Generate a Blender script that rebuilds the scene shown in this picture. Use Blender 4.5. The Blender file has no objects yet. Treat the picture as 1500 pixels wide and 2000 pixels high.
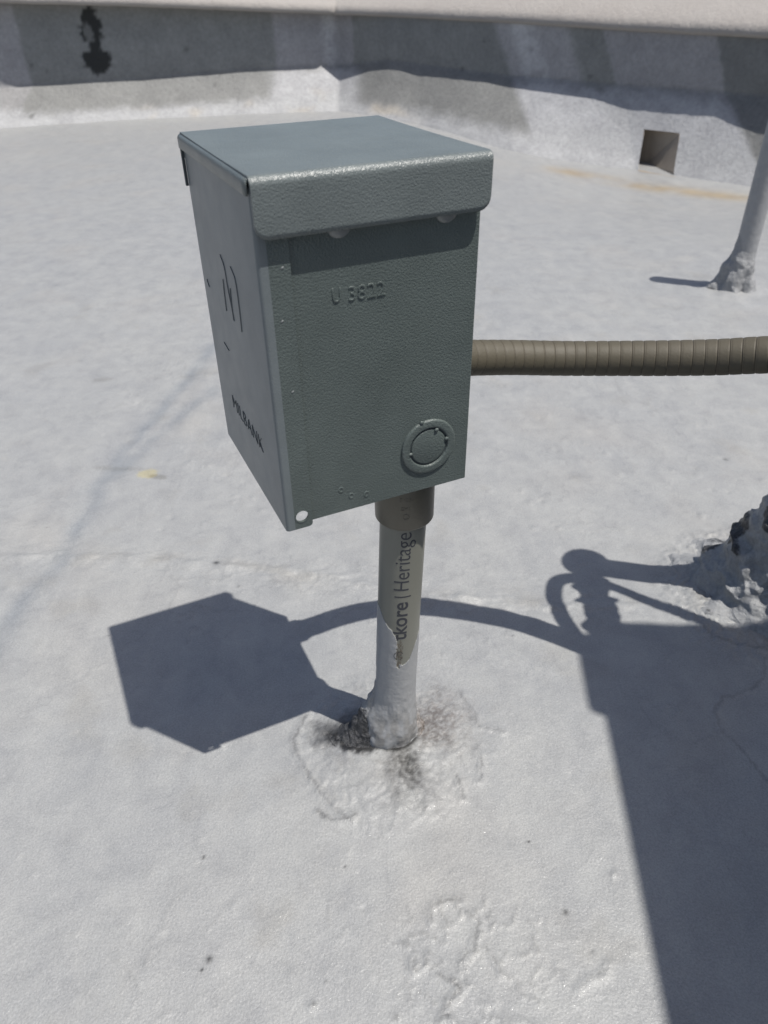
import bpy, bmesh, math, random
import numpy as np
from mathutils import Vector, Matrix
random.seed(7)
sc = bpy.context.scene
col = sc.collection

# ------------------------------------------------------------------ camera
CAM = np.array([-0.01034, -0.43397, 0.55778])
cam_d = bpy.data.cameras.new('camera')
cam = bpy.data.objects.new('camera', cam_d); col.objects.link(cam)
rt = (0.99984259, -0.0103416, -0.01441672); up = (0.01774234, 0.58278525, 0.8124325); fw = (0.0, 0.8125604, -0.582877)
cam.matrix_world = Matrix(((rt[0], up[0], -fw[0], CAM[0]), (rt[1], up[1], -fw[1], CAM[1]), (rt[2], up[2], -fw[2], CAM[2]), (0, 0, 0, 1)))
cam_d.sensor_fit = 'HORIZONTAL'; cam_d.sensor_width = 36; cam_d.lens = 36 * 1444.44 / 1500
cam_d.clip_start = 0.01; cam_d.clip_end = 3000
cam_d.dof.use_dof = True; cam_d.dof.focus_distance = 0.55; cam_d.dof.aperture_fstop = 16
sc.camera = cam
sc.render.resolution_x = 768; sc.render.resolution_y = 1024

# ------------------------------------------------------------------ sky, sun, exposure
SUN = Vector((0.3702, -0.18574, 1.0)).normalized()
elev = math.asin(SUN.z)
w = bpy.data.worlds.new('World'); sc.world = w; w.use_nodes = True
nt = w.node_tree; bg = nt.nodes['Background']
sky = nt.nodes.new('ShaderNodeTexSky'); sky.sky_type = 'NISHITA'; sky.sun_disc = False
sky.sun_elevation = elev; sky.sun_rotation = math.atan2(SUN.x, SUN.y)
nt.links.new(sky.outputs[0], bg.inputs[0]); bg.inputs[1].default_value = 0.105; sky.air_density = 0.85; sky.dust_density = 2.0; sky.ozone_density = 0.8
sd = bpy.data.lights.new('sun', 'SUN'); sd.energy = 5.0; sd.angle = math.radians(0.55); sd.color = (1.0, 0.965, 0.91)
so = bpy.data.objects.new('sun', sd); col.objects.link(so)
so.rotation_euler = SUN.to_track_quat('Z', 'Y').to_euler(); so.location = (2, -1, 4)
sc.view_settings.view_transform = 'Standard'; sc.view_settings.look = 'None'
sc.view_settings.exposure = 0.0; sc.view_settings.gamma = 1.0

# ------------------------------------------------------------------ noise in numpy
def _hash(ix, iy, iz, seed):
    h = (ix.astype(np.int64) * 374761393 + iy.astype(np.int64) * 668265263 + iz.astype(np.int64) * 2147483647 + seed * 1274126177) & 0xffffffff
    h = ((h ^ (h >> 13)) * 1274126177) & 0xffffffff
    h = ((h ^ (h >> 16)) * 2246822519) & 0xffffffff
    return ((h ^ (h >> 15)) & 0xffff) / 65535.0
_GA = np.arange(4096) * (2 * np.pi / 4096); _GC, _GS = np.cos(_GA), np.sin(_GA)
def pnoise(x, y, seed=0):
    x = np.asarray(x, float); y = np.asarray(y, float)
    ix = np.floor(x).astype(np.int64); iy = np.floor(y).astype(np.int64); fx = x - ix; fy = y - iy
    u = fx * fx * fx * (fx * (fx * 6 - 15) + 10); v = fy * fy * fy * (fy * (fy * 6 - 15) + 10)
    def g(dx, dy):
        h = ((ix + dx) * 374761393 + (iy + dy) * 668265263 + seed * 1274126177) & 0xffffffff
        h = ((h ^ (h >> 13)) * 1274126177) & 0xffffffff; k = (h ^ (h >> 16)) & 4095
        return _GC[k] * (fx - dx) + _GS[k] * (fy - dy)
    a = g(0, 0); a = a + u * (g(1, 0) - a); b = g(0, 1); b = b + u * (g(1, 1) - b)
    return (a + v * (b - a)) * 1.5
def vnoise(x, y, z=0.0, seed=0):
    if np.isscalar(z) and not np.isscalar(x): return pnoise(x * 0.8 - y * 0.6 + 3.1 * (seed % 7), x * 0.6 + y * 0.8, seed)
    x = np.asarray(x, float); y = np.asarray(y, float); z = np.zeros_like(x) + z
    ix, iy, iz = np.floor(x), np.floor(y), np.floor(z)
    fx, fy, fz = x - ix, y - iy, z - iz
    fx, fy, fz = [f * f * f * (f * (f * 6 - 15) + 10) for f in (fx, fy, fz)]
    r = 0
    for dx in (0, 1):
        for dy in (0, 1):
            for dz in (0, 1):
                r = r + _hash(ix + dx, iy + dy, iz + dz, seed) * (fx if dx else 1 - fx) * (fy if dy else 1 - fy) * (fz if dz else 1 - fz)
    return r * 2 - 1
def fbm(x, y, z=0.0, octv=4, seed=0):
    a, r, s = 1.0, 0, 0
    for i in range(octv):
        r = r + a * vnoise(x * 2 ** i, y * 2 ** i, z * 2 ** i, seed + i * 17); s += a; a *= 0.5
    return r / s
def ss(x, a, b):
    t = np.clip((x - a) / (b - a), 0, 1); return t * t * (3 - 2 * t)

# ------------------------------------------------------------------ materials
def mat(name, base, rough=0.5, metal=0.0, spec=0.5):
    m = bpy.data.materials.new(name); m.use_nodes = True
    b = m.node_tree.nodes['Principled BSDF']
    b.inputs['Base Color'].default_value = (*base, 1); b.inputs['Roughness'].default_value = rough
    b.inputs['Metallic'].default_value = metal; b.inputs['Specular IOR Level'].default_value = spec
    return m
def N(m, t): return m.node_tree.nodes.new(t)
def LK(m, a, b): m.node_tree.links.new(a, b)
def bsdf(m): return m.node_tree.nodes['Principled BSDF']
def noise(m, scale, detail=4, rough=0.55, coord=None, stretch=None, dist=0.0):
    n = N(m, 'ShaderNodeTexNoise'); n.inputs['Scale'].default_value = scale
    n.inputs['Detail'].default_value = detail; n.inputs['Roughness'].default_value = rough; n.inputs['Distortion'].default_value = dist
    tc = N(m, 'ShaderNodeTexCoord')
    if stretch:
        mp = N(m, 'ShaderNodeMapping'); mp.inputs['Scale'].default_value = stretch
        LK(m, tc.outputs['Object'], mp.inputs[0]); LK(m, mp.outputs[0], n.inputs['Vector'])
    else: LK(m, tc.outputs['Object'], n.inputs['Vector'])
    return n.outputs['Fac']
def ramp(m, fac, stops):
    r = N(m, 'ShaderNodeValToRGB'); LK(m, fac, r.inputs[0]); e = r.color_ramp.elements
    while len(e) < len(stops): e.new(0.5)
    for i, (p, c) in enumerate(stops):
        e[i].position = p; e[i].color = (*c, 1) if len(c) == 3 else c
    return r.outputs[0]
def mixc(m, fac, a, b, mode='MIX'):
    n = N(m, 'ShaderNodeMix'); n.data_type = 'RGBA'; n.blend_type = mode
    for s, v in ((0, fac), (6, a), (7, b)):
        if hasattr(v, 'links'): LK(m, v, n.inputs[s])
        elif isinstance(v, tuple): n.inputs[s].default_value = (*v, 1)
        else: n.inputs[s].default_value = v
    return n.outputs[2]
def math_(m, op, a, b=0.0):
    n = N(m, 'ShaderNodeMath'); n.operation = op
    for s, v in ((0, a), (1, b)):
        if hasattr(v, 'links'): LK(m, v, n.inputs[s])
        else: n.inputs[s].default_value = v
    return n.outputs[0]
def bump(m, h, dist, strength=1.0, prev=None):
    n = N(m, 'ShaderNodeBump'); n.inputs['Distance'].default_value = dist; n.inputs['Strength'].default_value = strength
    LK(m, h, n.inputs['Height'])
    if prev is not None: LK(m, prev, n.inputs['Normal'])
    LK(m, n.outputs[0], bsdf(m).inputs['Normal']); return n.outputs[0]
def attr(m, name, out='Color'):
    n = N(m, 'ShaderNodeAttribute'); n.attribute_name = name; return n.outputs[out]

def roof_mat():
    m = mat('aluminium_roof_coating', (0.5, 0.5, 0.5), 0.5, 0.0, 0.45)
    n1 = noise(m, 3.0, 5, 0.6); n2 = noise(m, 14, 6, 0.65); n3 = noise(m, 90, 5, 0.7); n4 = noise(m, 5.5, 3, 0.5, dist=0.6)
    c = ramp(m, n1, [(0.3, (0.455, 0.46, 0.475)), (0.7, (0.52, 0.52, 0.515))])
    c = mixc(m, 0.4, c, ramp(m, n2, [(0.34, (0.44, 0.445, 0.46)), (0.66, (0.55, 0.548, 0.54))]))
    c = mixc(m, 0.16, c, ramp(m, n3, [(0.3, (0.40, 0.41, 0.42)), (0.7, (0.60, 0.60, 0.59))]))
    c = mixc(m, ramp(m, n4, [(0.52, (0, 0, 0)), (0.75, (0.35, 0.35, 0.35))]), c, (0.53, 0.50, 0.47))
    c = mixc(m, 1.0, c, ramp(m, noise(m, 28, 7, 0.75, dist=0.5), [(0.36, (0.92, 0.92, 0.925)), (0.5, (1, 1, 1)), (0.66, (1.06, 1.06, 1.055))]), 'MULTIPLY')
    c = mixc(m, 1.0, c, ramp(m, noise(m, 600, 2, 0.6), [(0.34, (0.90, 0.90, 0.90)), (0.66, (1.09, 1.09, 1.09))]), 'MULTIPLY')
    c = mixc(m, 1.0, c, ramp(m, noise(m, 9, 6, 0.7, stretch=(3.2, 0.8, 1)), [(0.32, (0.95, 0.953, 0.96)), (0.66, (1.05, 1.047, 1.04))]), 'MULTIPLY')
    c = mixc(m, 1.0, c, attr(m, 'stain'), 'MULTIPLY')
    c = mixc(m, 1.0, c, (0.59, 0.594, 0.588), 'MULTIPLY')
    LK(m, c, bsdf(m).inputs['Base Color'])
    f1 = noise(m, 520, 3, 0.6); f2 = noise(m, 170, 4, 0.6, dist=0.5); f3 = noise(m, 34, 4, 0.55)
    v = N(m, 'ShaderNodeTexVoronoi'); v.inputs['Scale'].default_value = 1100; tc = N(m, 'ShaderNodeTexCoord'); LK(m, tc.outputs['Object'], v.inputs['Vector'])
    h = math_(m, 'ADD', math_(m, 'MULTIPLY', f1, 0.42), math_(m, 'MULTIPLY', f2, 0.42))
    h = math_(m, 'ADD', h, math_(m, 'MULTIPLY', f3, 1.0))
    bump(m, h, 0.0014, 0.85)
    sp = math_(m, 'GREATER_THAN', noise(m, 1100, 1, 0.5), 0.64)
    LK(m, math_(m, 'SUBTRACT', 0.47, math_(m, 'MULTIPLY', sp, 0.27)), bsdf(m).inputs['Roughness'])
    return m
M_roof = roof_mat()

def paint(name, base, scale, dist, strength, rough=0.38):
    m = mat(name, base, rough, 0.0, 0.5)
    h = noise(m, scale, 2.5, 0.5, dist=0.4)
    bump(m, h, dist, strength)
    n = noise(m, 25, 5, 0.6)
    LK(m, mixc(m, ramp(m, n, [(0.3, (0, 0, 0)), (0.75, (1, 1, 1))]), tuple(v * 0.90 for v in base), tuple(min(1, v * 1.10 + 0.003) for v in base)), bsdf(m).inputs['Base Color'])
    LK(m, math_(m, 'ADD', math_(m, 'MULTIPLY', noise(m, 60, 3), 0.16), rough - 0.08), bsdf(m).inputs['Roughness'])
    return m
BOX = (0.087, 0.106, 0.101)
M_front = paint('textured_grey_with_face_light', BOX, 860, 0.0007, 0.8, 0.40)  # same paint as side and lid, darkened for the light on the front
M_smooth = paint('smooth_grey_with_face_light', (0.142, 0.162, 0.168), 900, 0.0003, 0.35, 0.36)  # same paint, lightened to carry bounced light on the side
M_lid = paint('lid_grey_with_face_light', (0.128, 0.147, 0.146), 950, 0.0006, 0.75, 0.33)  # same paint, lightened to carry the brightness of the sunlit top
M_mark = mat('groove_shade_dark_grey', (0.045, 0.055, 0.06), 0.6)  # groove shade painted as a dark tone; hinge tab shares it
M_zinc = mat('zinc_fastener', (0.20, 0.21, 0.21), 0.4, 0.2)
M_print = mat('printed_ink', (0.035, 0.037, 0.045), 0.6)
M_embs = mat('coupling_plastic', (0.108, 0.098, 0.073), 0.42)
b_ = noise(M_embs, 300, 3); bump(M_embs, b_, 0.0002, 0.6)

def pipe_mat():
    m = mat('conduit_plastic_with_silver_coating', (0.2, 0.2, 0.18), 0.4)
    p = attr(m, 'paint')
    s = N(m, 'ShaderNodeSeparateColor'); LK(m, p, s.inputs[0])
    grey = mixc(m, noise(m, 40, 4), (0.16, 0.16, 0.135), (0.19, 0.19, 0.162))
    silver = mixc(m, noise(m, 120, 5, 0.7), (0.25, 0.256, 0.264), (0.34, 0.344, 0.348))
    dirt = mixc(m, noise(m, 260, 5, 0.7), (0.035, 0.03, 0.024), (0.15, 0.122, 0.09))
    c = mixc(m, s.outputs[0], grey, silver); c = mixc(m, s.outputs[1], c, dirt)
    LK(m, c, bsdf(m).inputs['Base Color'])
    h = math_(m, 'MULTIPLY', noise(m, 220, 4, 0.6), math_(m, 'ADD', s.outputs[0], 0.08))
    h = math_(m, 'ADD', h, math_(m, 'MULTIPLY', s.outputs[0], 0.9))
    bump(m, h, 0.0007, 0.7)
    return m
M_pipe = pipe_mat()

def crust_mat(name, silver=(0.34, 0.344, 0.348), bd=0.003):
    m = mat(name, (0.3, 0.3, 0.3), 0.42, 0.0, 0.6)
    a = attr(m, 'stain'); s = N(m, 'ShaderNodeSeparateColor'); LK(m, a, s.inputs[0])
    n = noise(m, 70, 6, 0.7); n2 = noise(m, 300, 5, 0.7)
    base = mixc(m, ramp(m, n2, [(0.35, (0, 0, 0)), (0.65, (1, 1, 1))]), tuple(v * 0.72 for v in silver), silver)
    tar = mixc(m, ramp(m, n2, [(0.4, (0, 0, 0)), (0.75, (1, 1, 1))]), (0.016, 0.017, 0.019), (0.10, 0.10, 0.105))
    tan = mixc(m, ramp(m, n2, [(0.35, (0, 0, 0)), (0.7, (1, 1, 1))]), (0.085, 0.068, 0.055), (0.32, 0.285, 0.26))
    f = ramp(m, math_(m, 'ADD', s.outputs[0], math_(m, 'SUBTRACT', n, 0.5)), [(0.42, (0, 0, 0)), (0.62, (1, 1, 1))])
    c = mixc(m, f, base, tar)
    g = ramp(m, math_(m, 'ADD', s.outputs[1], math_(m, 'SUBTRACT', n, 0.5)), [(0.35, (0, 0, 0)), (0.75, (1, 1, 1))])
    c = mixc(m, g, c, tan)
    LK(m, c, bsdf(m).inputs['Base Color'])
    h = math_(m, 'ADD', noise(m, 160, 6, 0.7, dist=0.8), math_(m, 'MULTIPLY', noise(m, 700, 3, 0.6), 0.3))
    bump(m, h, bd, 0.9)
    return m
M_crust = crust_mat('crusty_silver_flashing')
M_crust_dark = crust_mat('dark_crusty_flashing', (0.33, 0.335, 0.34), 0.0022)

def flex_mat():
    m = mat('flexible_conduit_vinyl', (0.2, 0.17, 0.12), 0.5)
    a = attr(m, 'groove', 'Fac')
    n = noise(m, 30, 4)
    c = mixc(m, n, (0.062, 0.055, 0.034), (0.095, 0.082, 0.053))
    c = mixc(m, noise(m, 9, 3), c, (0.08, 0.069, 0.05))
    c = mixc(m, a, c, (0.05, 0.037, 0.026))
    LK(m, c, bsdf(m).inputs['Base Color']); bump(m, noise(m, 500, 3), 0.0003, 0.5)
    return m
M_flex = flex_mat(); bsdf(M_flex).inputs['Roughness'].default_value = 0.62

def wall_mat():
    m = mat('patched_parapet_coating', (0.3, 0.3, 0.3), 0.6)
    a = attr(m, 'stain')
    n = noise(m, 9, 6, 0.65); n2 = noise(m, 60, 5, 0.7)
    c = mixc(m, 1.0, a, ramp(m, n, [(0.3, (0.84, 0.84, 0.85)), (0.7, (1.1, 1.1, 1.1))]), 'MULTIPLY')
    c = mixc(m, 1.0, c, (0.86, 0.855, 0.85), 'MULTIPLY')
    c = mixc(m, 0.6, c, mixc(m, 1.0, c, ramp(m, n2, [(0.3, (0.7, 0.7, 0.7)), (0.7, (1.2, 1.2, 1.2))]), 'MULTIPLY'))
    LK(m, c, bsdf(m).inputs['Base Color']); bump(m, math_(m, 'ADD', n2, n), 0.006, 0.6)
    return m
M_wall = wall_mat()
def coping_mat():
    m = mat('beige_coping_stucco', (0.5, 0.46, 0.42), 0.75)
    n = noise(m, 6, 6, 0.6); n2 = noise(m, 50, 6, 0.7)
    c = mixc(m, n, (0.31, 0.283, 0.258), (0.385, 0.36, 0.335)); c = mixc(m, ramp(m, n2, [(0.3, (0, 0, 0)), (0.8, (0.4, 0.4, 0.4))]), c, (0.24, 0.225, 0.21))
    LK(m, c, bsdf(m).inputs['Base Color']); bump(m, n2, 0.01, 0.6); return m
M_cop = coping_mat()
M_scup = mat('beige_scupper_metal', (0.36, 0.31, 0.26), 0.55)
LK(M_scup, mixc(M_scup, noise(M_scup, 25, 5), (0.26, 0.215, 0.17), (0.36, 0.31, 0.25)), bsdf(M_scup).inputs['Base Color'])
M_vent = mat('silver_coated_vent_pipe', (0.5, 0.5, 0.5), 0.45, 0.1)
LK(M_vent, mixc(M_vent, noise(M_vent, 50, 6, 0.65), (0.24, 0.245, 0.255), (0.36, 0.364, 0.368)), bsdf(M_vent).inputs['Base Color']); bump(M_vent, noise(M_vent, 90, 5), 0.002, 0.7)
M_unit = mat('beige_grey_unit_metal', (0.42, 0.42, 0.40), 0.45)
LK(M_unit, mixc(M_unit, noise(M_unit, 8, 5), (0.38, 0.38, 0.36), (0.46, 0.46, 0.44)), bsdf(M_unit).inputs['Base Color'])
M_black = mat('black_rubber', (0.02, 0.02, 0.022), 0.6)
bump(M_black, noise(M_black, 80, 4), 0.002, 0.6)
M_ground = mat('street_asphalt', (0.06, 0.06, 0.06), 0.9)
LK(M_ground, mixc(M_ground, noise(M_ground, 0.2, 6), (0.045, 0.045, 0.045), (0.08, 0.08, 0.075)), bsdf(M_ground).inputs['Base Color'])

# ------------------------------------------------------------------ object helpers
def link(o, parent=None):
    col.objects.link(o)
    if parent: o.parent = parent
    return o
def empty(name, loc=(0, 0, 0), rz=0.0, label=None, cat=None, group=None):
    o = bpy.data.objects.new(name, None); o.empty_display_size = 0.05; o.location = loc; o.rotation_euler = (0, 0, rz)
    if label: o['label'] = label
    if cat: o['category'] = cat
    if group: o['group'] = group
    return link(o)
def mesh_np(name, V, F, m, parent=None, smooth=True, attrs=None):
    me = bpy.data.meshes.new(name)
    V = np.asarray(V, float); me.from_pydata([tuple(v) for v in V] if not len(V) > 50000 else V.tolist(), [], F if isinstance(F, list) else F.tolist())
    me.materials.append(m)
    if smooth: me.polygons.foreach_set('use_smooth', np.ones(len(me.polygons), bool))
    for k, a in (attrs or {}).items():
        a = np.asarray(a, np.float32)
        if a.ndim == 1:
            at = me.attributes.new(k, 'FLOAT', 'POINT'); at.data.foreach_set('value', a)
        else:
            at = me.attributes.new(k, 'FLOAT_COLOR', 'POINT')
            at.data.foreach_set('color', np.concatenate([a, np.ones((len(a), 1), np.float32)], 1).ravel())
    me.update()
    return link(bpy.data.objects.new(name, me), parent)
def grid_faces(nu, nv, wrap_u=False):
    i, j = np.meshgrid(np.arange(nu if wrap_u else nu - 1), np.arange(nv - 1), indexing='ij')
    i2 = (i + 1) % nu
    return np.stack([i * nv + j, i2 * nv + j, i2 * nv + j + 1, i * nv + j + 1], -1).reshape(-1, 4)
def bm_obj(name, bm, m, parent=None, bevel=0.0, smooth=False, seg=2):
    bmesh.ops.recalc_face_normals(bm, faces=bm.faces)
    me = bpy.data.meshes.new(name); bm.to_mesh(me); bm.free(); me.materials.append(m)
    if smooth:
        for p in me.polygons: p.use_smooth = True
    o = link(bpy.data.objects.new(name, me), parent)
    if bevel:
        b = o.modifiers.new('bevel', 'BEVEL'); b.width = bevel; b.segments = seg; b.limit_method = 'ANGLE'; b.angle_limit = math.radians(40)
    return o
def add_box(bm, x0, x1, y0, y1, z0, z1):
    vs = [bm.verts.new(p) for p in ((x0, y0, z0), (x1, y0, z0), (x1, y1, z0), (x0, y1, z0), (x0, y0, z1), (x1, y0, z1), (x1, y1, z1), (x0, y1, z1))]
    for f in ((0, 3, 2, 1), (4, 5, 6, 7), (0, 1, 5, 4), (1, 2, 6, 5), (2, 3, 7, 6), (3, 0, 4, 7)): bm.faces.new([vs[i] for i in f])
def add_plate(bm, outer, holes, thick, fn):
    """flat plate from 2-D loops (with holes), extruded by thick; fn maps (a, b, t) to a point"""
    loops = [outer] + holes; tv = []
    for t in (0.0, thick):
        es = []; lv = []
        for lp in loops:
            vs = [bm.verts.new(fn(a, b, t)) for a, b in lp]; lv.append(vs)
            for k in range(len(vs)): es.append(bm.edges.new((vs[k], vs[(k + 1) % len(vs)])))
        if holes: bmesh.ops.triangle_fill(bm, edges=es, use_beauty=True)
        else: bm.faces.new(lv[0])
        tv.append(lv)
    for a, b in zip(*tv):
        for k in range(len(a)):
            k2 = (k + 1) % len(a); bm.faces.new((a[k], a[k2], b[k2], b[k]))
def circ(cx, cy, r, n=32, ry=None): return [(cx + r * math.cos(2 * math.pi * k / n), cy + (ry or r) * math.sin(2 * math.pi * k / n)) for k in range(n)]
def spline(pts, n):
    P = np.asarray(pts, float); P = np.vstack([2 * P[0] - P[1], P, 2 * P[-1] - P[-2]])
    out = []
    for t in np.linspace(0, len(P) - 3 - 1e-6, n):
        i = int(t); u = t - i; a, b, c, d = P[i:i + 4]
        out.append(0.5 * ((2 * b) + (-a + c) * u + (2 * a - 5 * b + 4 * c - d) * u * u + (-a + 3 * b - 3 * c + d) * u ** 3))
    return np.array(out)
def tube(name, path, rad, m, parent=None, n=24, attrs=None):
    P = np.asarray(path, float); k = len(P); rad = np.zeros(k) + rad
    T = np.gradient(P, axis=0); T /= np.linalg.norm(T, axis=1)[:, None]
    ref = np.array([0, 0, 1.0]) if abs(T[0][2]) < 0.9 else np.array([1.0, 0, 0]); V = []
    A = np.cross(T[0], ref); A /= np.linalg.norm(A)
    for i in range(k):
        A = A - T[i] * (A @ T[i]); A /= np.linalg.norm(A); B = np.cross(T[i], A)
        th = np.arange(n) * 2 * np.pi / n
        V.append(P[i] + rad[i] * (np.cos(th)[:, None] * A + np.sin(th)[:, None] * B))
    V = np.concatenate(V); F = []
    for i in range(k - 1):
        for j in range(n): F.append([i * n + j, i * n + (j + 1) % n, (i + 1) * n + (j + 1) % n, (i + 1) * n + j])
    F.append(list(range(n))[::-1]); F.append([(k - 1) * n + j for j in range(n)])
    at = {kk: np.repeat(v, n) for kk, v in (attrs or {}).items()}
    return mesh_np(name, V, F, m, parent, True, at)
def lathe(name, prof, m, parent=None, n=48, cx=0, cy=0, smooth=True):
    V = []; F = []
    for r, z in prof:
        for j in range(n):
            a = 2 * math.pi * j / n; V.append((cx + r * math.cos(a), cy + r * math.sin(a), z))
    for i in range(len(prof) - 1):
        for j in range(n): F.append([i * n + j, i * n + (j + 1) % n, (i + 1) * n + (j + 1) % n, (i + 1) * n + j])
    return mesh_np(name, V, F, m, parent, smooth)
def text_geo(s, size, extrude, bold=0.0, res=6, bev=0.0):
    c = bpy.data.curves.new('t', 'FONT'); c.bevel_depth = bev; c.bevel_resolution = 2; c.body = s; c.size = size; c.extrude = extrude; c.offset = bold; c.resolution_u = res
    o = bpy.data.objects.new('t', c); col.objects.link(o)
    dg = bpy.context.evaluated_depsgraph_get(); me = bpy.data.meshes.new_from_object(o.evaluated_get(dg))
    V = np.array([v.co[:] for v in me.vertices]); F = [list(p.vertices) for p in me.polygons]
    bpy.data.objects.remove(o); bpy.data.curves.remove(c); bpy.data.meshes.remove(me)
    return V, F
def subdivide_long(V, F, maxlen):
    bm = bmesh.new(); vs = [bm.verts.new(v) for v in V]
    for f in F:
        try: bm.faces.new([vs[i] for i in f])
        except ValueError: pass
    bmesh.ops.triangulate(bm, faces=bm.faces)
    for _ in range(4):
        es = [e for e in bm.edges if e.calc_length() > maxlen]
        if not es: break
        bmesh.ops.subdivide_edges(bm, edges=es, cuts=1); bmesh.ops.triangulate(bm, faces=bm.faces)
    bm.verts.index_update()
    V2 = np.array([v.co[:] for v in bm.verts]); F2 = [[v.index for v in f.verts] for f in bm.faces]; bm.free()
    return V2, F2

# ================================================================== ROOF (structure)
CR = [([(-0.087, 0.0172), (-0.0967, -0.0084), (-0.09, -0.0276), (-0.0811, -0.0435), (-0.0702, -0.0612), (-0.0551, -0.0782), (-0.042, -0.09)], .0012, .45),
 ([(-0.0699, -0.0803), (-0.061, -0.0873), (-0.0525, -0.0898), (-0.0359, -0.0832)], .0011, .5),
 ([(0.0604, 0.0414), (0.0704, 0.0197), (0.0732, 0.0021), (0.0958, -0.0041)], .001, .4),
 ([(0.0477, -0.0461), (0.0519, -0.0709)], .001, .5), ([(0.0716, -0.031), (0.0678, -0.0566)], .001, .4),
 ([(0.018, -0.17), (0.0205, -0.1591), (0.0303, -0.1562), (0.04, -0.1537), (0.0436, -0.1565)], .001, .4),
 ([(0.0467, -0.1632), (0.0534, -0.1707), (0.0503, -0.1813), (0.0474, -0.1915), (0.0398, -0.1948)], .001, .4),
 ([(0.0041, -0.1891), (0.006, -0.2025), (0.0164, -0.1961)], .001, .4),
 ([(0.0211, -0.206), (0.0296, -0.2094), (0.0362, -0.2142), (0.0304, -0.2204), (0.023, -0.2279), (0.0209, -0.2324), (0.0278, -0.231)], .001, .5),
 ([(0.0568, -0.1883), (0.0627, -0.1985), (0.0636, -0.2051)], .0009, .3),
 ([(0.1411, -0.1998), (0.1359, -0.2063), (0.1242, -0.2109), (0.1158, -0.2171)], .0009, .3),
 ([(0.322, 0.1252), (0.3272, 0.11), (0.3486, 0.0972), (0.3758, 0.0873)], .0014, .35),
 ([(0.3663, 0.0771), (0.3602, 0.0571), (0.3412, 0.0414), (0.3071, 0.0296), (0.2943, 0.0148), (0.2926, -0.0084), (0.3034, -0.0278), (0.3115, -0.0615)], .0013, .28)]
SEAM = [[(-0.9, 0.30), (-0.4739, 0.2625), (-0.4002, 0.2633), (-0.3179, 0.2561), (-0.2668, 0.2471), (-0.1616, 0.2329), (-0.1249, 0.2263), (-0.02, 0.2), (0.0336, 0.1806), (0.0735, 0.1796), (0.1284, 0.1657), (0.1732, 0.1645), (0.26, 0.158)]]
TRACK = [[(-0.30, 1.1), (-0.3344, 0.8375), (-0.3635, 0.6748), (-0.3946, 0.5111), (-0.3953, 0.3669), (-0.4068, 0.214), (-0.4172, 0.1246), (-.43, 0)], [(-0.2932, 0.7099), (-0.3562, 0.5398), (-0.3824, 0.4411)]]
def dist_poly(X, Y, pl):
    d = np.full(X.shape, 9.0)
    for (ax, ay), (bx, by) in zip(pl[:-1], pl[1:]):
        t = np.clip(((X - ax) * (bx - ax) + (Y - ay) * (by - ay)) / ((bx - ax) ** 2 + (by - ay) ** 2), 0, 1)
        d = np.minimum(d, np.hypot(X - ax - t * (bx - ax), Y - ay - t * (by - ay)))
    return d
def axis(lo, a, b, hi, fine, g=1.06, mid=None):
    out = list(np.arange(a, b, fine)); s = fine; x = out[-1]
    while x < hi: s *= g; x += s; out.append(x)
    s = fine; x = a; pre = []
    while x > lo: s *= g; x -= s; pre.append(x)
    return np.array(pre[::-1] + out)
BASEX, BASEY = -0.0055, 0.0
def drop(X, Y): return -0.10 * ss(X, -0.3, 1.1) * ss(Y, 1.3, 2.5)
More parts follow.
